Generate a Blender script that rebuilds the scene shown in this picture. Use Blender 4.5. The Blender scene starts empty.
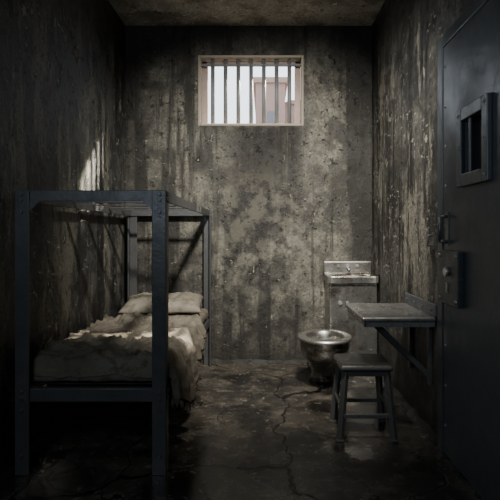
import bpy, bmesh, math, random
from mathutils import Vector, Matrix, noise
random.seed(7)
S = bpy.context.scene
COL = S.collection

# ------------------------------------------------------------------ nodes
class N:
    def __init__(s, name):
        s.m = bpy.data.materials.new(name); s.m.use_nodes = True
        s.t = s.m.node_tree; s.t.nodes.clear()
        s.out = s.t.nodes.new('ShaderNodeOutputMaterial')
        s.b = s.t.nodes.new('ShaderNodeBsdfPrincipled')
        s.t.links.new(s.b.outputs[0], s.out.inputs[0])
    def new(s, k): return s.t.nodes.new(k)
    def put(s, sock, v):
        if hasattr(v, 'node'): s.t.links.new(v, sock)
        elif v is not None:
            if isinstance(v, (tuple, list)) and len(v) == 3 and sock.type == 'RGBA': v = (*v, 1)
            sock.default_value = v
    def pos(s): return s.new('ShaderNodeNewGeometry').outputs['Position']
    def obj(s): return s.new('ShaderNodeTexCoord').outputs['Object']
    def vm(s, v, mul, add=(0, 0, 0)):
        n = s.new('ShaderNodeVectorMath'); n.operation = 'MULTIPLY_ADD'
        s.put(n.inputs[0], v); s.put(n.inputs[1], mul); s.put(n.inputs[2], add); return n.outputs[0]
    def noise(s, v, sc, det=6, ro=.6, di=0):
        n = s.new('ShaderNodeTexNoise'); s.put(n.inputs['Vector'], v)
        n.inputs['Scale'].default_value = sc; n.inputs['Detail'].default_value = det
        n.inputs['Roughness'].default_value = ro; n.inputs['Distortion'].default_value = di
        return n.outputs['Fac']
    def noisec(s, v, sc, det=4):
        n = s.new('ShaderNodeTexNoise'); s.put(n.inputs['Vector'], v)
        n.inputs['Scale'].default_value = sc; n.inputs['Detail'].default_value = det
        return n.outputs['Color']
    def vor(s, v, sc, feat='DISTANCE_TO_EDGE'):
        n = s.new('ShaderNodeTexVoronoi'); n.feature = feat; s.put(n.inputs['Vector'], v)
        n.inputs['Scale'].default_value = sc; return n.outputs['Distance']
    def ramp(s, f, a, b, lo=0., hi=1.):
        n = s.new('ShaderNodeMapRange'); n.interpolation_type = 'SMOOTHSTEP'
        s.put(n.inputs[0], f); n.inputs[1].default_value = a; n.inputs[2].default_value = b
        n.inputs[3].default_value = lo; n.inputs[4].default_value = hi; return n.outputs[0]
    def mix(s, f, a, b, mode='MIX'):
        n = s.new('ShaderNodeMix'); n.data_type = 'RGBA'; n.blend_type = mode
        s.put(n.inputs[0], f); s.put(n.inputs[6], a); s.put(n.inputs[7], b); return n.outputs[2]
    def math(s, op, a, b=None):
        n = s.new('ShaderNodeMath'); n.operation = op; s.put(n.inputs[0], a)
        if b is not None: s.put(n.inputs[1], b)
        return n.outputs[0]
    def mul(s, *a):
        r = a[0]
        for x in a[1:]: r = s.math('MULTIPLY', r, x)
        return r
    def sep(s, v):
        n = s.new('ShaderNodeSeparateXYZ'); s.put(n.inputs[0], v); return n.outputs
    def bump(s, h, st=.4, d=.02, nrm=None):
        n = s.new('ShaderNodeBump'); s.put(n.inputs['Height'], h)
        n.inputs['Strength'].default_value = st; n.inputs['Distance'].default_value = d
        if nrm is not None: s.put(n.inputs['Normal'], nrm)
        return n.outputs[0]
    def set(s, col=None, rough=None, metal=None, nrm=None, spec=None):
        if col is not None: s.put(s.b.inputs['Base Color'], col)
        if rough is not None: s.put(s.b.inputs['Roughness'], rough)
        if metal is not None: s.put(s.b.inputs['Metallic'], metal)
        if nrm is not None: s.put(s.b.inputs['Normal'], nrm)
        if spec is not None: s.put(s.b.inputs['Specular IOR Level'], spec)
        return s.m

def wall_mat(name, off, dark, mid, light, fleck, rlo=.5, rhi=.85, flake_t=.55, stains_falloff=False, streak=.8, tan=None, low=0., top_dark=.8):
    n = N(name); p = n.vm(n.pos(), (1, 1, 1), off); P = n.pos()
    dk = tuple(v * .2 for v in dark)
    big = n.noise(p, 1.2, 7, .58)
    mot = n.noise(p, 7, 10, .66)
    fine = n.noise(p, 55, 8, .75)
    c = n.mix(n.ramp(big, .40, .60), dark, mid)
    c = n.mix(n.ramp(mot, .44, .64, 0, .8), c, light)
    cl = n.noise(n.vm(p, (1, 1, 1.0), (3, 3, 3)), 3.4, 12, .70)
    c = n.mix(n.ramp(cl, .46, .60, 0, .8), c, tuple(v * .5 for v in dark))
    # water runs
    st = n.noise(n.vm(p, (7.5, 7.5, .5), (0, 0, 2)), 1.0, 12, .62, .1)
    stg = n.ramp(n.noise(n.vm(p, (1, 1, .5), (7, 7, 0)), 1.5, 4, .6), .36, .50)
    c = n.mix(n.mul(n.ramp(st, .47, .57), streak, stg), c, dk)
    if tan is not None:
        tm = n.mul(n.ramp(n.noise(n.vm(p, (4.2, 4.2, .9), (9, 4, 1)), 1.0, 14, .76, .1), .52, .56), .85)
        c = n.mix(tm, c, tan)
    c = n.mix(n.ramp(fine, .42, .60, 0, .6), c, tuple(v * .35 for v in dark))
    # peeled paint
    pl = n.noise(n.vm(p, (1, 1, .8), (5, 7, 3)), 8.0, 15, .74, .15)
    gate = n.ramp(n.noise(n.vm(p, (1, 1, 1), (8, 1, 6)), 1.7, 5, .6), .42, .52)
    flk = n.mul(n.ramp(pl, flake_t + .02, flake_t + .03), gate); edge = n.mul(n.ramp(pl, flake_t - .015, flake_t + .01), gate)
    c = n.mix(n.mul(edge, .8), c, dk)
    c = n.mix(n.mul(flk, .8), c, fleck)
    # scratches and chips
    s1 = n.ramp(n.noise(n.vm(p, (8, 8, 26), (1, 2, 8)), 1.6, 10, .70, .3), .605, .62)
    s2 = n.ramp(n.noise(n.vm(p, (30, 30, 8), (4, 2, 8)), 1.3, 10, .70, .3), .61, .63)
    msk = n.ramp(n.noise(n.vm(p, (1, 1, 1), (0, 5, 9)), 2.6, 6, .6), .46, .56)
    scm = n.mul(n.math('MAXIMUM', s1, s2), msk)
    c = n.mix(n.mul(scm, .8), c, tuple(min(1, v * 1.35) for v in fleck))
    pit = n.ramp(n.noise(n.vm(p, (1, 1, 1), (3, 9, 2)), 16, 8, .68), .61, .63)
    c = n.mix(n.mul(pit, .8), c, dk)
    xyz = n.sep(P)
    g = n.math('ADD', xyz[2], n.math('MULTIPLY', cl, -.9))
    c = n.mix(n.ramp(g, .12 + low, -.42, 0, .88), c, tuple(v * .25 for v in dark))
    c = n.mix(n.ramp(n.math('ADD', xyz[2], n.math('MULTIPLY', cl, .9)), 2.65, 3.3, 0, top_dark), c, dk)  # wall colour gets darker towards the ceiling
    if stains_falloff:  # runs below the window, plus painted light pool and corner shade
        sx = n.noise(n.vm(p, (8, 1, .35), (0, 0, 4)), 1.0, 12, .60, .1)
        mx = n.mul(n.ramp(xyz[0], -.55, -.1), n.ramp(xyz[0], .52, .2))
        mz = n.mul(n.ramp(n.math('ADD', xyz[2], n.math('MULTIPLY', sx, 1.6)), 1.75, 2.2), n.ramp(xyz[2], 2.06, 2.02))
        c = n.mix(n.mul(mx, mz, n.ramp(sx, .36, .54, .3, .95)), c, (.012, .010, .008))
        d = n.mul(n.ramp(n.math('ABSOLUTE', n.math('ADD', xyz[0], .05)), .9, .15), n.ramp(xyz[2], .3, .9), n.ramp(xyz[2], 1.9, 1.3))  # pool of light painted as lighter colour at the wall centre
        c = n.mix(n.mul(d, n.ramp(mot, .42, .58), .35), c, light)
        # shade towards the side corners, painted into the wall colour
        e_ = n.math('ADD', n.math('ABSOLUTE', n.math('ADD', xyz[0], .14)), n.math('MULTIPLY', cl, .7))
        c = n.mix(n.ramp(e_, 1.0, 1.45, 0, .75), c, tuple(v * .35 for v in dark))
    h = n.math('ADD', n.math('MULTIPLY', mot, .5), n.math('MULTIPLY', fine, .2))
    h = n.math('ADD', h, n.math('MULTIPLY', cl, .5))
    h = n.math('ADD', h, n.math('MULTIPLY', edge, -.3))
    h = n.math('ADD', h, n.math('MULTIPLY', flk, .2))
    h = n.math('ADD', h, n.math('MULTIPLY', scm, .3))
    h = n.math('ADD', h, n.math('MULTIPLY', pit, -.4))
    return n.set(c, n.ramp(mot, .35, .65, rlo, rhi), 0, n.bump(h, .9, .03), .45)

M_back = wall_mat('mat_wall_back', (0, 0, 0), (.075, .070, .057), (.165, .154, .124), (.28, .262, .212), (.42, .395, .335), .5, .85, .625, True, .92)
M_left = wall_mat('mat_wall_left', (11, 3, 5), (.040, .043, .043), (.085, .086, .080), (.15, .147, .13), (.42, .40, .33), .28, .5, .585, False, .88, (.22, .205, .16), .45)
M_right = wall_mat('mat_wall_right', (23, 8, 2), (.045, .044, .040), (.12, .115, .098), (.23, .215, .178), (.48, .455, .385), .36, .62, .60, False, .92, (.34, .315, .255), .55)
M_ceil = wall_mat('mat_ceiling', (3, 31, 2), (.30, .275, .225), (.46, .425, .35), (.58, .54, .45), (.60, .57, .5), .6, .9, .70, False, .1, None, 0, 0)

def floor_mat():
    n = N('mat_floor'); p = n.pos()
    big = n.noise(p, 1.6, 8, .6); mot = n.noise(p, 8, 12, .72); fine = n.noise(p, 60, 6, .75)
    c = n.mix(n.ramp(big, .38, .62), (.030, .027, .023), (.092, .078, .060))
    c = n.mix(n.ramp(mot, .48, .60, 0, .65), c, (.16, .138, .108))
    c = n.mix(n.ramp(n.noise(n.vm(p, (1, 1, 1), (4, 9, 0)), 2.6, 12, .66), .46, .58, 0, .92), c, (.010, .0095, .009))
    sp = n.ramp(n.noise(n.vm(p, (1, 1, 1), (7, 2, 0)), 17, 10, .72), .60, .615)
    c = n.mix(n.math('MULTIPLY', sp, .6), c, (.32, .29, .24))
    c = n.mix(n.ramp(fine, .45, .62, 0, .6), c, (.012, .011, .010))
    w = n.new('ShaderNodeVectorMath'); w.operation = 'MULTIPLY_ADD'
    n.put(w.inputs[0], n.noisec(p, 2.2, 12)); w.inputs[1].default_value = (.6, .6, 0); n.put(w.inputs[2], p)
    v = n.vor(n.vm(w.outputs[0], (1.1, .6, 0), (.35, .1, 0)), 1.0)
    v2 = n.vor(n.vm(w.outputs[0], (2.6, 2.0, 0), (.1, .7, 0)), 1.0)
    cr = n.mul(n.ramp(v, .010, .003), n.ramp(n.noise(p, 1.3, 2, .5), .34, .44))
    cr2 = n.mul(n.ramp(v2, .011, .003), n.ramp(n.noise(n.vm(p, (1, 1, 1), (5, 5, 5)), 1.1, 2, .5), .50, .56))
    crm = n.math('MAXIMUM', cr, cr2)
    c = n.mix(crm, c, (.002, .002, .002))
    wet = n.ramp(n.noise(n.vm(p, (1, 1, 1), (2, 5, 0)), 2.0, 10, .60), .44, .56)
    h = n.math('ADD', n.math('MULTIPLY', mot, .4), n.math('MULTIPLY', fine, .10))
    h = n.math('ADD', h, n.math('MULTIPLY', crm, -.9))
    h = n.mul(h, n.ramp(wet, 0, 1, .3, 1))
    r = n.ramp(wet, 0, 1, .10, .42)
    return n.set(c, r, 0, n.bump(h, .45, .018), .8)
M_floor = floor_mat()

def metal_mat(name, col, rust, metal=.7, rlo=.3, rhi=.6, amt=.6, sc=8, spec=.5, scr=.60, dust=0):
    n = N(name); p = n.pos()
    a = n.noise(p, sc, 10, .7, .2); b = n.noise(p, sc * 6, 6, .7)
    c = n.mix(n.ramp(a, .40, .62, 0, .65), col, tuple(v * .4 for v in col))
    c = n.mix(n.ramp(n.noise(n.vm(p, (1, 1, 1), (9, 2, 4)), sc * .8, 12, .75, .2), amt - .04, amt + .02), c, rust)
    sc_ = n.ramp(n.noise(n.vm(p, (1, 1, 4), (4, 4, 4)), sc * 3, 8, .8, .6), scr, scr + .02)
    c = n.mix(n.math('MULTIPLY', sc_, .7), c, tuple(min(1, v * 3 + .04) for v in col))
    g = n.new('ShaderNodeNewGeometry').outputs['Pointiness']
    c = n.mix(n.ramp(g, .52, .58, 0, .75), c, tuple(min(1, v * 2.5 + .09) for v in col))
    h = n.math('ADD', a, n.math('MULTIPLY', b, .4))
    return n.set(c, n.ramp(a, .35, .65, rlo, rhi), metal, n.bump(h, .3, .01), spec)
M_bed = metal_mat('mat_black_iron', (.014, .0145, .015), (.05, .033, .022), .3, .28, .48, .58, 8, .5, .575)
M_door = metal_mat('mat_door_steel', (.015, .020, .026), (.030, .026, .022), .3, .30, .5, .57, 3, .45, .59)
M_doorp = metal_mat('mat_door_plate', (.036, .041, .047), (.06, .045, .03), .5, .28, .45, .59, 9, .5, .58)
M_steel = metal_mat('mat_stainless', (.34, .33, .305), (.11, .085, .06), .9, .22, .42, .56, 6)
M_desk = metal_mat('mat_desk_steel', (.22, .22, .21), (.085, .07, .055), .65, .24, .4, .56, 7)
M_stool = metal_mat('mat_stool_steel', (.05, .05, .047), (.055, .042, .032), .5, .26, .42, .60, 9)
M_bars = metal_mat('mat_window_bars', (.05, .05, .052), (.11, .065, .04), .2, .5, .7, .58, 12)
M_frame = metal_mat('mat_window_frame', (.16, .12, .10), (.17, .085, .055), .1, .6, .85, .50, 10)

def cloth_mat(name, c1, c2, c3, weave=500):
    n = N(name); p = n.obj()
    a = n.noise(p, 3, 8, .65, .4); b = n.noise(p, 14, 8, .7)
    c = n.mix(n.ramp(a, .38, .62), c1, c2)
    c = n.mix(n.ramp(b, .50, .62, 0, .7), c, c3)
    wv = n.noise(n.vm(p, (1, .3, 1)), weave, 2, .5)
    c = n.mix(n.ramp(wv, .35, .65, 0, .3), c, c3)
    return n.set(c, .95, 0, n.bump(n.math('ADD', wv, n.math('MULTIPLY', b, 1.5)), .5, .004), .1)
M_mat = cloth_mat('mat_mattress_ticking', (.17, .152, .12), (.23, .208, .168), (.085, .072, .053))
M_blk = cloth_mat('mat_blanket_wool', (.145, .128, .10), (.21, .188, .15), (.08, .067, .05), 350)
M_pil = cloth_mat('mat_pillow', (.22, .198, .16), (.29, .265, .215), (.135, .118, .09))

def plain(name, col, rough=.8, metal=0, sc=6):
    n = N(name); a = n.noise(n.pos(), sc, 6, .6)
    return n.set(n.mix(a, tuple(v * .8 for v in col), col), rough, metal)
M_bld = plain('mat_building_render', (.33, .22, .185), .9, 0, .6)
M_bldw = plain('mat_building_window', (.14, .14, .16), .3)
M_gnd = plain('mat_yard', (.2, .19, .17))
M_sill = plain('mat_window_plaster', (.36, .31, .25), .85, 0, 14)
M_dark = plain('mat_dark_void', (.01, .01, .012), .5)
M_water = plain('mat_water', (.015, .017, .015), .05)

# ------------------------------------------------------------------ mesh builder
class B:
    def __init__(s): s.bm = bmesh.new()
    def box(s, lo, hi):
        c = [(a + b) / 2 for a, b in zip(lo, hi)]; d = [abs(b - a) for a, b in zip(lo, hi)]
        bmesh.ops.create_cube(s.bm, size=1, matrix=Matrix.Translation(c) @ Matrix.Diagonal((*d, 1))); return s
    def bar(s, p1, p2, w, h, up='Y'):
        p1, p2 = Vector(p1), Vector(p2); d = p2 - p1
        q = d.to_track_quat('Z', up).to_matrix().to_4x4()
        bmesh.ops.create_cube(s.bm, size=1, matrix=Matrix.Translation((p1 + p2) / 2) @ q @ Matrix.Diagonal((w, h, d.length, 1))); return s
    def cyl(s, p1, p2, r, seg=20, r2=None):
        p1, p2 = Vector(p1), Vector(p2); d = p2 - p1
        q = d.to_track_quat('Z', 'Y').to_matrix().to_4x4()
        g = bmesh.ops.create_cone(s.bm, cap_ends=True, segments=seg, radius1=r, radius2=r if r2 is None else r2, depth=d.length, matrix=Matrix.Translation((p1 + p2) / 2) @ q)
        fs = set(f for v in g['verts'] for f in v.link_faces)
        for f in fs:
            if len(f.verts) == 4 and seg > 8: f.smooth = True
        return s
    def tube(s, pts, r, seg=12):
        for a, b in zip(pts[:-1], pts[1:]): s.cyl(a, b, r, seg)
        for p in pts[1:-1]: s.ball(p, r)
        return s
    def ball(s, p, r, sc=(1, 1, 1)):
        g = bmesh.ops.create_uvsphere(s.bm, u_segments=14, v_segments=8, radius=r, matrix=Matrix.Translation(p) @ Matrix.Diagonal((*sc, 1)))
        for f in set(f for v in g['verts'] for f in v.link_faces): f.smooth = True
        return s
    def lathe(s, prof, c, sy=1, sx=1, seg=48, shift=None):
        rings = []
        for r, z in prof:
            dy = shift(z) if (shift and not (r < 1e-5 and z > .1)) else 0
            if r < 1e-5: rings.append([s.bm.verts.new((c[0], c[1] + dy, c[2] + z))]); continue
            rings.append([s.bm.verts.new((c[0] + sx * r * math.cos(2 * math.pi * i / seg), c[1] + sy * r * math.sin(2 * math.pi * i / seg) + dy, c[2] + z)) for i in range(seg)])
        for A, C in zip(rings[:-1], rings[1:]):
            for i in range(seg):
                j = (i + 1) % seg
                if len(A) == 1 and len(C) == 1: continue
                if len(C) == 1: f = s.bm.faces.new((A[i], A[j], C[0]))
                elif len(A) == 1: f = s.bm.faces.new((A[0], C[j], C[i]))
                else: f = s.bm.faces.new((A[i], A[j], C[j], C[i]))
                f.smooth = True
        return s
    def done(s, name, mat, parent=None, bevel=0, seg=2, recalc=True):
        if recalc: bmesh.ops.recalc_face_normals(s.bm, faces=s.bm.faces)
        xs = [v.co for v in s.bm.verts]
        c = Vector([(min(v[i] for v in xs) + max(v[i] for v in xs)) / 2 for i in range(3)])
        for v in s.bm.verts: v.co -= c
        me = bpy.data.meshes.new(name); s.bm.to_mesh(me); s.bm.free()
        o = bpy.data.objects.new(name, me); COL.objects.link(o); me.materials.append(mat)
        o.location = c
        if parent is not None:
            o.parent = parent; o.location = c - parent.location
        if bevel:
            m = o.modifiers.new('bevel', 'BEVEL'); m.width = bevel; m.segments = seg; m.limit_method = 'ANGLE'; m.angle_limit = math.radians(40)
        return o
def empty(name, loc):
    e = bpy.data.objects.new(name, None); e.location = loc; e.empty_display_size = .1; COL.objects.link(e); return e

# ------------------------------------------------------------------ room
XL, XR, YB, YF, H, T = -1.20, .918, 4.37, -.9, 2.90, .28
WX0, WX1, WZ0, WZ1 = -.575, .332, 2.04, 2.646
b = B()
b.box((XL - T, YB, 0), (WX0, YB + T, H)); b.box((WX1, YB, 0), (XR + T, YB + T, H))
b.box((WX0, YB, 0), (WX1, YB + T, WZ0)); b.box((WX0, YB, WZ1), (WX1, YB + T, H))
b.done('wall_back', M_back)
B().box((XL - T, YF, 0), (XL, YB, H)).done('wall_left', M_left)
DY0, DY1, DH = 1.66, 2.60, 2.07
b = B()
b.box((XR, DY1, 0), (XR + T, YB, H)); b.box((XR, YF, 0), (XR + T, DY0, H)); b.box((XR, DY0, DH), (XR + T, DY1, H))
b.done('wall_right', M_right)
B().box((XL - T, YF - T, 0), (XR + T, YF, H)).done('wall_front', M_left)
B().box((XL - T, YF - T, -.2), (XR + T, YB + T, 0)).done('floor', M_floor)
B().box((XL - T, YF - T, H), (XR + T, YB + T, H + .2)).done('ceiling', M_ceil)

def fillet(name, p1, p2, inward, mat):
    bm = bmesh.new(); p1, p2, inward = Vector(p1), Vector(p2), Vector(inward); n = 120; rows = []
    for i in range(n + 1):
        p = p1.lerp(p2, i / n)
        a = .022 + .016 * noise.noise(p * 9) + .01 * noise.noise(p * 31); h = .03 + .018 * noise.noise(p * 7 + Vector((3, 3, 3)))
        rows.append([bm.verts.new(p + Vector((0, 0, h))), bm.verts.new(p + inward * a * .45 + Vector((0, 0, h * .5))), bm.verts.new(p + inward * a)])
    for A, C in zip(rows[:-1], rows[1:]):
        for k in range(2): bm.faces.new((A[k], A[k + 1], C[k + 1], C[k])).smooth = True
    q = B(); q.bm.free(); q.bm = bm; q.done(name, mat)
fillet('baseboard_back', (XL, YB, 0), (XR, YB, 0), (0, -1, 0), M_back)
fillet('baseboard_left', (XL, YF, 0), (XL, YB, 0), (1, 0, 0), M_left)
fillet('baseboard_right', (XR, DY1 + .08, 0), (XR, YB, 0), (-1, 0, 0), M_right)

# ------------------------------------------------------------------ window
w = empty('window_1', ((WX0 + WX1) / 2, YB + .08, WZ0))
b = B(); t = .020
b.box((WX0, YB - .006, WZ0), (WX0 + t, YB + .1, WZ1)); b.box((WX1 - t, YB - .006, WZ0), (WX1, YB + .1, WZ1))
b.box((WX0 + t, YB - .006, WZ0), (WX1 - t, YB + .1, WZ0 + t)); b.box((WX0 + t, YB - .006, WZ1 - t), (WX1 - t, YB + .1, WZ1))
b.done('reveal_frame', M_sill, w, .004)
b = B(); a0, a1, c0, c1 = WX0 + t, WX1 - t, WZ0 + t, WZ1 - t
b.box((a0, YB + .1, c0), (a0 + .05, YB + .15, c1)); b.box((a1 - .05, YB + .1, c0), (a1, YB + .15, c1))
b.box((a0, YB + .1, c0), (a1, YB + .15, c0 + .02)); b.box((a0, YB + .1, c1 - .028), (a1, YB + .15, c1))
b.done('sash', M_frame, w, .004)
b = B()
for i in range(7):
    x = WX0 + .12 + i * (WX1 - WX0 - .24) / 6
    b.cyl((x, YB + .06, WZ0 + t - .005), (x, YB + .06, WZ1 - t + .005), .0175, 16)
b.done('bars', M_bars, w)
B().box((a0, YB + .045, c1 - .055), (a1, YB + .075, c1 - .035)).done('cross_bar', M_bars, w, .003)

bd = empty('building', (3, 20, 0))
B().box((-.35, 19, 0), (.75, 26, 6.9)).box((.75, 19.6, 0), (7, 26, 6.2)).done('facade', M_bld, bd)
B().box((-.45, 18.9, 6.75), (.85, 26.1, 6.95)).box((.85, 19.5, 6.1), (7.1, 26.1, 6.25)).done('parapet', M_bld, bd)
b = B()
for x in (.1, 1.2, 2.6, 4.0):
    for z in (1.2, 4.6): b.box((x, 18.97 if x < .7 else 19.57, z), (x + (.35 if x < .7 else .7), 19.62, z + 1.1))
b.done('panes', M_bldw, bd)
B().box((-20, YB + T, -.2), (20, 40, 0)).done('ground', M_gnd)

# ------------------------------------------------------------------ bunk bed
bed = empty('bunk_bed', (-.8, 3.3, 0))
PX0, PX1 = -1.150, -.455; PW = .065; Y0, Y1 = 2.335, 4.315; TZ = 1.312
def angle_post(b, x, y, sx, sy):
    th = .010
    b.box((x, y, 0), (x + sx * PW, y + sy * th, TZ)); b.box((x, y + sy * th, 0), (x + sx * th, y + sy * PW, TZ))
b = B()
angle_post(b, PX0, Y0, 1, 1); angle_post(b, PX1, Y0, -1, 1); angle_post(b, PX0, Y1, 1, -1); angle_post(b, PX1, Y1, -1, -1)
b.done('posts', M_bed, bed, .003)
b = B()
for z0, z1 in ((TZ - .05, TZ), (.335, .395)):
    b.box((PX0 + .012, Y0 + .012, z0), (PX1 - .012, Y0 + .024, z1)); b.box((PX0 + .012, Y1 - .024, z0), (PX1 - .012, Y1 - .012, z1))
    b.box((PX1 - .024, Y0 + .025, z0), (PX1 - .012, Y1 - .025, z1)); b.box((PX0 + .012, Y0 + .025, z0), (PX0 + .024, Y1 - .025, z1))
    b.box((PX0 + .03, Y0 + .025, z1 - .008), (PX1 - .03, Y0 + .05, z1)); b.box((PX1 - .05, Y0 + .07, z1 - .008), (PX1 - .025, Y1 - .07, z1))
b.done('rails', M_bed, bed, .002)
b = B()
for i in range(5):
    y = Y0 + .30 + i * .34; b.box((PX0 + .026, y, TZ - .016), (PX1 - .026, y + .04, TZ - .010))
b.done('upper_slats', M_bed, bed)
b = B()
for i in range(9):
    y = Y0 + .12 + i * .218; b.box((PX0 + .026, y, .385), (PX1 - .026, y + .07, .393))
b.done('lower_slats', M_bed, bed)
b = B()
for px, s in ((PX0, 1), (PX1, -1)):
    for z in (TZ - .018, TZ - .045, TZ - .10, .385, .352, .30, .09):
        b.cyl((px + s * .03, Y0 - .008, z), (px + s * .03, Y0 + .004, z), .010, 6)
    for z in (TZ - .018, TZ - .045, .385, .352):
        for y in (Y0 + .035, Y1 - .035): b.cyl((px + .007 * (-s), y, z), (px + s * .004, y, z), .0095, 6)
b.done('bolts', M_doorp, bed, .001)
b = B()
for px, s in ((PX0 + .012, 1), (PX1 - .012, -1)):
    vs_ = [b.bm.verts.new(v) for v in ((px + s * .05, Y0 + .005, TZ - .048), (px + s * .10, Y0 + .005, TZ - .048), (px + s * .05, Y0 + .005, TZ - .10))]
    ws = [b.bm.verts.new(v.co + Vector((0, .006, 0))) for v in vs_]
    b.bm.faces.new(vs_); b.bm.faces.new(ws[::-1])
    for i in range(3): b.bm.faces.new((vs_[i], ws[i], ws[(i + 1) % 3], vs_[(i + 1) % 3]))
b.done('gussets', M_bed, bed)

# mattress
def fbm(p, o=4): return noise.fractal(Vector(p), 1.0, 2.0, o)
def soft_slab(name, lo, hi, rad, disp, mat, parent=None):
    bm = bmesh.new(); bmesh.ops.create_cube(bm, size=1)
    bmesh.ops.subdivide_edges(bm, edges=bm.edges[:], cuts=40, use_grid_fill=True)
    c = Vector([(a + q) / 2 for a, q in zip(lo, hi)]); d = Vector([(q - a) / 2 for a, q in zip(lo, hi)])
    for v in bm.verts:
        p = Vector([v.co[i] * 2 * d[i] for i in range(3)])
        inner = Vector([max(-d[i] + rad, min(d[i] - rad, p[i])) for i in range(3)])
        q = p - inner
        if q.length > 1e-6: p = inner + q.normalized() * min(rad, q.length)
        w_ = p + c
        nz_ = disp * fbm(w_ * 7) + disp * .5 * fbm(w_ * 20)
        p += (q.normalized() if q.length > 1e-6 else Vector((0, 0, 1))) * nz_
        v.co = p + c
    for f in bm.faces: f.smooth = True
    q = B(); q.bm.free(); q.bm = bm
    return q.done(name, mat, parent)
MT = .492
soft_slab('mattress', (-1.12, 2.40, .402), (-.472, 4.26, MT), .035, .006, M_mat)

# pillow
bm = bmesh.new(); n = 48
for side in (1, -1):
    g = []
    for i in range(n + 1):
        r = []
        for j in range(n + 1):
            u = -1 + 2 * i / n; v = -1 + 2 * j / n
            e = max(0, (1 - u ** 4) * (1 - v ** 4)) ** .5
            x = u * .31 * (1 - .07 * (1 - v * v)) ; y = v * .20 * (1 - .07 * (1 - u * u))
            p = Vector((x * 5, y * 5, side * 2))
            z = side * e * (.075 if side > 0 else .035) + e * (.016 * fbm(p) + .010 * fbm(p * 3)) - .016 * math.exp(-((u * .8) ** 2 + (v - .1) ** 2) * 4) * (side > 0)
            r.append(bm.verts.new((x, y, z)))
        g.append(r)
    for i in range(n):
        for j in range(n):
            q4 = (g[i][j], g[i + 1][j], g[i + 1][j + 1], g[i][j + 1]); bm.faces.new(q4 if side > 0 else q4[::-1]).smooth = True
bmesh.ops.remove_doubles(bm, verts=bm.verts, dist=.0005)
R = Matrix.Translation((-.80, 4.0, MT + .062)) @ Matrix.Rotation(math.radians(4), 4, 'Z') @ Matrix.Rotation(math.radians(9), 4, 'X')
bm.transform(R)
q = B(); q.bm.free(); q.bm = bm; q.done('pillow', M_pil)

# blanket
bm = bmesh.new(); NU, NV = 150, 220
xa, xe, ya, yb = -1.115, -.462, 2.395, 3.62
Lx = xe - xa; rc = .03
def bend(a, L, rc):
    if a <= L - rc: return a, 0.
    t_ = (a - (L - rc)) / rc
    if t_ < math.pi / 2: return L - rc + rc * math.sin(t_), rc * (1 - math.cos(t_))
    return L, rc + (a - (L - rc) - rc * math.pi / 2)
def crease(x, y, ang, sc, stretch, seed, pw):
    c_, s_ = math.cos(ang), math.sin(ang)
    u_, v_ = x * c_ + y * s_, -x * s_ + y * c_
    w_ = .25 * noise.noise(Vector((x * 2.5, y * 2.5, seed)))
    return max(0, 1 - abs(noise.noise(Vector(((u_ + w_) * sc, v_ * sc / stretch, seed)))) * 3.2) ** pw
grid = []
for j in range(NV + 1):
    v = j / NV
    yy = ya - .05 + v * (yb - ya + .05)
    hang = .16 + .13 * math.exp(-((yy - 2.78) / .22) ** 2) + .05 * noise.noise(Vector((yy * 5, 3, 1))) + .015 * noise.noise(Vector((yy * 25, 3, 1)))
    hang *= 1 - .35 * max(0, (yy - 3.2) / .4)
    row = []
    for i in range(NU + 1):
        u = i / NU; a = u * (Lx + hang)
        x, dr = bend(a, Lx, rc); x += xa
        yy2 = yy + (.09 * math.sin(x * 6) + .06 * noise.noise(Vector((x * 5, 0, 2)))) * v ** 6 + .012 * noise.noise(Vector((x * 12, yy * 8, 5)))
        fd = 0; y = yy2
        if yy2 < ya + .02: k = ya + .02 - yy2; y = ya + .02 - k * .25; fd = k * 1.0
        y = max(y, ya - .012)
        h = .028 * crease(x, yy, .6, 4.0, 3, 1.3, 3) + .024 * crease(x, yy, 2.1, 5.0, 3.5, 7.7, 3) + .015 * crease(x, yy, 1.2, 8, 3, 4.4, 2.5) + .007 * crease(x, yy, 2.8, 14, 2, 9.1, 2) + .012 * (noise.noise(Vector((x * 3, yy * 3, 0))) + .5)
        h += .022 * math.exp(-((yy2 - 3.5 - .06 * math.sin(x * 9)) / .03) ** 2)
        edge = 1 if dr == 0 else max(0, 1 - dr * 14)
        z = MT + .008 + max(h, 0) * (.35 + .65 * edge) * (1 if fd == 0 else .4)
        z -= max(dr, fd)
        off = 0
        if dr > 0:
            k = min(1, dr / .08)
            off = k * (.012 + .018 * (1 + math.sin(yy * 34 + 2.5 * noise.noise(Vector((yy * 4, 0, 0)))))) * (.6 + dr * 2.5) + .006 * fbm(Vector((yy * 14, z * 14, 4))) + .012 * k
        row.append(bm.verts.new((x + off, y, z)))
    grid.append(row)
for j in range(NV):
    for i in range(NU): bm.faces.new((grid[j][i], grid[j][i + 1], grid[j + 1][i + 1], grid[j + 1][i])).smooth = True
def fringe(p, d):
    wv = .002; p = Vector(p); L = random.uniform(.008, .045); prev = None
    sway = Vector((random.uniform(-.3, .3), random.uniform(-.4, .4), 0))
    side = Vector((.3, 1, 0)).normalized() * wv
    for k in range(4):
        t_ = k / 3; c = p + (Vector(d) + sway * t_) * L * t_; ww = side * (1 - .7 * t_)
        cur = (bm.verts.new(c - ww), bm.verts.new(c + ww))
        if prev: bm.faces.new((prev[0], prev[1], cur[1], cur[0]))
        prev = cur
for j in range(2, NV):
    for k in range(2):
        if random.random() < .7: fringe(grid[j][NU].co.lerp(grid[j + 1][NU].co, random.random()) + Vector((0, 0, .002)), (0, 0, -1))
q = B(); q.bm.free(); q.bm = bm
blk = q.done('blanket', M_blk, None, 0, 2, False)
m = blk.modifiers.new('thick', 'SOLIDIFY'); m.thickness = .004; m.offset = 1

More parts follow.
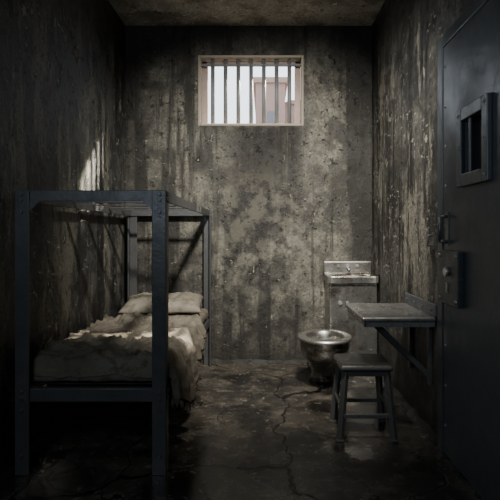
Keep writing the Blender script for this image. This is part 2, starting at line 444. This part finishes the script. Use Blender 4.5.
# ------------------------------------------------------------------ toilet + sink unit
tl = empty('toilet_sink_unit', (.66, 4.1, 0))
UX0, UX1, UY = .50, .905, 4.04
B().box((UX0 + .01, UY + .02, 0), (UX1 - .005, YB - .004, .72)).done('cabinet', M_steel, tl, .018, 4)
b = B()
bm = b.bm; seg = 48; cx, cy = (UX0 + UX1) / 2, UY + .145; zt = .772
outer = []; inner = []
for i in range(seg):
    a = 2 * math.pi * (i + .5) / seg; c_, s_ = math.cos(a), math.sin(a)
    k = 1 / max(abs(c_) / ((UX1 - UX0) / 2), abs(s_) / .155)
    outer.append((cx + c_ * k, cy + s_ * k)); inner.append((c_, s_))
ro = [bm.verts.new((x, y, zt)) for x, y in outer]; rb = [bm.verts.new((x, y, zt - .055)) for x, y in outer]
rings = [rb, ro]
for rx, ry, z in ((.165, .115, zt), (.155, .107, zt - .008), (.14, .095, zt - .05), (.08, .055, zt - .085), (.01, .008, zt - .09)):
    rings.append([bm.verts.new((cx + rx * c_, cy + ry * s_, z)) for c_, s_ in inner])
for A, C in zip(rings[:-1], rings[1:]):
    for i in range(seg): f = bm.faces.new((A[i], A[(i + 1) % seg], C[(i + 1) % seg], C[i])); f.smooth = A is not rb and A is not ro
bm.faces.new(rings[-1]); bm.faces.new(rb[::-1])
b.done('basin', M_steel, tl, .004)
B().box((UX0, YB - .06, .77), (UX1, YB - .004, .882)).done('backsplash', M_steel, tl, .012, 3)
b = B(); b.cyl((cx, YB - .085, .84), (cx, YB - .05, .84), .016)
b.tube([(cx, YB - .06, .82), (cx, YB - .12, .83), (cx, YB - .14, .81)], .009)
for dx in (-.08, .08): b.cyl((cx + dx, YB - .075, .84), (cx + dx, YB - .05, .84), .012)
b.done('faucet', M_steel, tl)
bx, by = .435, 3.70
prof = [(0, 0), (.105, 0), (.11, .02), (.092, .045), (.088, .11), (.10, .15), (.145, .19), (.182, .245), (.194, .31), (.194, .345), (.208, .350), (.213, .362), (.208, .374), (.198, .378), (.155, .378), (.145, .37), (.14, .33), (.12, .26)]
B().lathe(prof, (bx, by, 0), 1.15, .92, 56, lambda z: .20 * max(0, 1 - z / .26) ** .8).done('bowl', M_steel, tl)
B().lathe([(.121, .262), (.07, .225), (0, .22)], (bx, by, 0), 1.15, .92, 56).done('bowl_well', M_steel, tl)
B().lathe([(0, 0), (.09, 0), (.10, .002), (0, .0021)], (bx, by, .245), 1.15, .92, 40).done('water', M_water, tl)
b = B(); b.box((bx - .075, by + .24, 0), (bx + .09, YB - .01, .22)); b.box((bx - .02, by + .16, .2), (bx + .10, UY + .1, .33))
b.done('trap_housing', M_steel, tl, .03, 4)
B().cyl((UX0 + .10, UY + .022, .56), (UX0 + .10, UY + .005, .56), .016).cyl((UX0 + .16, UY + .022, .56), (UX0 + .16, UY + .005, .56), .012).done('flush_buttons', M_desk, tl)

# ------------------------------------------------------------------ wall desk
dk = empty('wall_desk', (.7, 2.96, .66))
B().box((.515, 2.70, .640), (XR - .004, 3.27, .668)).done('top', M_desk, dk, .012, 4)
b = B()
b.box((.53, 2.715, .612), (.54, 3.255, .641)); b.box((.53, 2.715, .612), (XR - .01, 2.725, .641)); b.box((.53, 3.245, .612), (XR - .01, 3.255, .641))
b.done('skirt', M_desk, dk, .002)
B().box((XR - .018, 2.69, .668), (XR - .002, 3.28, .735)).done('wall_flange', M_doorp, dk, .004)
b = B()
for y in (2.80, 3.17):
    b.bar((.60, y, .625), (XR - .015, y, .33), .028, .028); b.box((XR - .022, y - .022, .28), (XR - .002, y + .022, .64)); b.box((.56, y - .015, .612), (XR - .02, y + .015, .634))
b.done('brackets', M_bed, dk, .003)
b = B()
for y in (2.75, 2.9, 3.06, 3.22): b.cyl((XR - .026, y, .70), (XR - .015, y, .70), .008, 6)
b.done('bolts', M_stool, dk)

# ------------------------------------------------------------------ stool
sx, sy, sh = .548, 2.87, .405
st = empty('stool', (sx, sy, 0))
b = B(); b.box((sx - .145, sy - .145, sh - .038), (sx + .145, sy + .145, sh)); b.done('seat', M_stool, st, .022, 5)
B().box((sx - .125, sy - .125, sh - .065), (sx + .125, sy + .125, sh - .037)).done('apron', M_stool, st, .004)
b = B(); lg = {}
for i, j in ((-1, -1), (1, -1), (1, 1), (-1, 1)):
    top = Vector((sx + i * .112, sy + j * .112, sh - .04)); bot = Vector((sx + i * .145, sy + j * .145, 0))
    lg[(i, j)] = (top, bot); b.bar(top, bot, .030, .030)
    b.box((bot.x - .02, bot.y - .02, 0), (bot.x + .02, bot.y + .02, .012))
b.done('legs', M_stool, st, .003)
b = B()
def at(k, z): t_, bo = lg[k]; f = (t_.z - z) / t_.z; return t_.lerp(bo, f)
for A, C, z in (((-1, -1), (1, -1), .13), ((-1, 1), (1, 1), .13), ((-1, -1), (-1, 1), .17), ((1, -1), (1, 1), .17)):
    b.bar(at(A, z), at(C, z), .022, .022)
b.done('stretchers', M_stool, st, .002)

# ------------------------------------------------------------------ door
dr = empty('door_1', (XR, 2.1, 0))
fx = XR - .018
b = B()
b.box((fx, DY1 - .015, 0), (XR + .12, DY1 + .055, DH + .05)); b.box((fx, DY0 - .055, 0), (XR + .12, DY0 + .015, DH + .05))
b.box((fx, DY0 + .015, DH - .012), (XR + .12, DY1 - .015, DH + .05))
b.done('frame', M_door, dr, .004)
lx = XR - .012; y0, y1 = DY0 + .018, DY1 - .018
hy0, hy1, hz0, hz1 = 2.08, 2.30, 1.38, 1.62
b = B(); z1 = DH - .015
b.box((lx, y0, .008), (lx + .05, hy0, z1)); b.box((lx, hy1, .008), (lx + .05, y1, z1))
b.box((lx, hy0, .008), (lx + .05, hy1, hz0)); b.box((lx, hy0, hz1), (lx + .05, hy1, z1))
b.done('leaf', M_door, dr)
b = B(); e = .055
b.box((lx - .022, hy0 - e, hz0 - e), (lx, hy0, hz1 + e)); b.box((lx - .022, hy1, hz0 - e), (lx, hy1 + e, hz1 + e))
b.box((lx - .022, hy0, hz0 - e), (lx, hy1, hz0)); b.box((lx - .022, hy0, hz1), (lx, hy1, hz1 + e))
b.done('hatch_frame', M_doorp, dr, .004)
B().box((lx + .03, hy0, hz0), (lx + .036, hy1, hz1)).done('hatch_back', M_dark, dr)
b = B()
b.box((lx - .012, (hy0 + hy1) / 2 + .03, hz0), (lx + .0, (hy0 + hy1) / 2 + .045, hz1))
b.done('hatch_bars', M_doorp, dr, .003)
B().box((lx - .030, 2.31, .77), (lx, 2.575, 1.03)).done('lock_case', M_doorp, dr, .006, 3)
b = B()
for y in (2.335, 2.55):
    for z in (.795, 1.005): b.ball((lx - .031, y, z), .012, (.6, 1, 1))
b.cyl((lx - .045, 2.44, .93), (lx - .029, 2.44, .93), .022); b.box((lx - .036, 2.432, .83), (lx - .029, 2.448, .875))
for z in [k * .2 + .15 for k in range(10)]:
    b.ball((lx, y1 - .03, z), .009, (.6, 1, 1))
for y in (hy0 - e / 2, hy1 + e / 2):
    for z in (hz0 - e / 2, (hz0 + hz1) / 2, hz1 + e / 2): b.ball((lx - .022, y, z), .008, (.6, 1, 1))
b.done('rivets', M_desk, dr)
b = B(); hx = lx - .04
b.tube([(lx, 2.52, 1.07), (hx, 2.52, 1.075), (hx, 2.52, 1.195), (lx, 2.52, 1.20)], .009); b.box((lx - .005, 2.50, 1.05), (lx, 2.54, 1.22))
b.done('pull_handle', M_doorp, dr)
hs = empty('wall_hook', (XR, 2.76, 1.1))
B().box((XR - .008, 2.74, 1.03), (XR - .001, 2.78, 1.12)).tube([(XR - .005, 2.76, 1.105), (XR - .035, 2.76, 1.10), (XR - .035, 2.76, 1.05), (XR - .005, 2.76, 1.045)], .006).done('hasp', M_bed, hs, .002)

# ------------------------------------------------------------------ lamps
lm = empty('fill_lamp', (.25, 1.9, H))  # unseen lamp body, added to go with the interior fill spot
B().cyl((.25, 1.9, H), (.25, 1.9, H - .06), .12, 32).done('housing', M_doorp, lm)
def light(name, kind, loc, tgt, energy, col, **k):
    l = bpy.data.lights.new(name, kind); l.energy = energy; l.color = col
    for a, v in k.items(): setattr(l, a, v)
    o = bpy.data.objects.new(name, l); o.location = loc; COL.objects.link(o)
    o.rotation_euler = (Vector(tgt) - Vector(loc)).to_track_quat('-Z', 'Y').to_euler(); return o
light('fill_spot', 'SPOT', (.25, 1.9, H - .12), (.02, 4.3, .95), 740, (1, .96, .88), spot_size=math.radians(82), spot_blend=1.0, shadow_soft_size=.12)  # added fill, brightens the back wall and floor
light('front_fill', 'AREA', (-.85, -.3, 1.9), (.5, 2.6, 1.2), 15, (.74, .87, 1), size=.9)  # added cool fill behind the camera, lifts door and bed front
d = Vector((.36, .85, 1.0))
light('sun', 'SUN', Vector((-.13, 4.37, 2.35)) + d * 8, (-.13, 4.37, 2.35), 24, (1, .92, .78), angle=math.radians(1.2))
wc = Vector((-.13, 4.37, 2.35)); tg = Vector((-1.2, 3.45, 1.53)); dd = (wc - tg).normalized()
light('streak_spot', 'SPOT', tg + dd * 9, tg, 50000, (1, .92, .76), spot_size=math.radians(2.9), spot_blend=.7, shadow_soft_size=.14)  # unseen spot added outside to throw the bright streak on the left wall

W = bpy.data.worlds.new('World'); S.world = W; W.use_nodes = True
bg = W.node_tree.nodes['Background']; bg.inputs[0].default_value = (.82, .91, 1, 1); bg.inputs[1].default_value = 3.2

cam = bpy.data.cameras.new('Camera'); cam.lens = 36.6; cam.sensor_width = 36; cam.shift_x = -.03; cam.shift_y = -.032; cam.clip_start = .02
co = bpy.data.objects.new('Camera', cam); co.location = (0, 0, 1.11); co.rotation_euler = (math.pi / 2, 0, 0); COL.objects.link(co)
S.camera = co
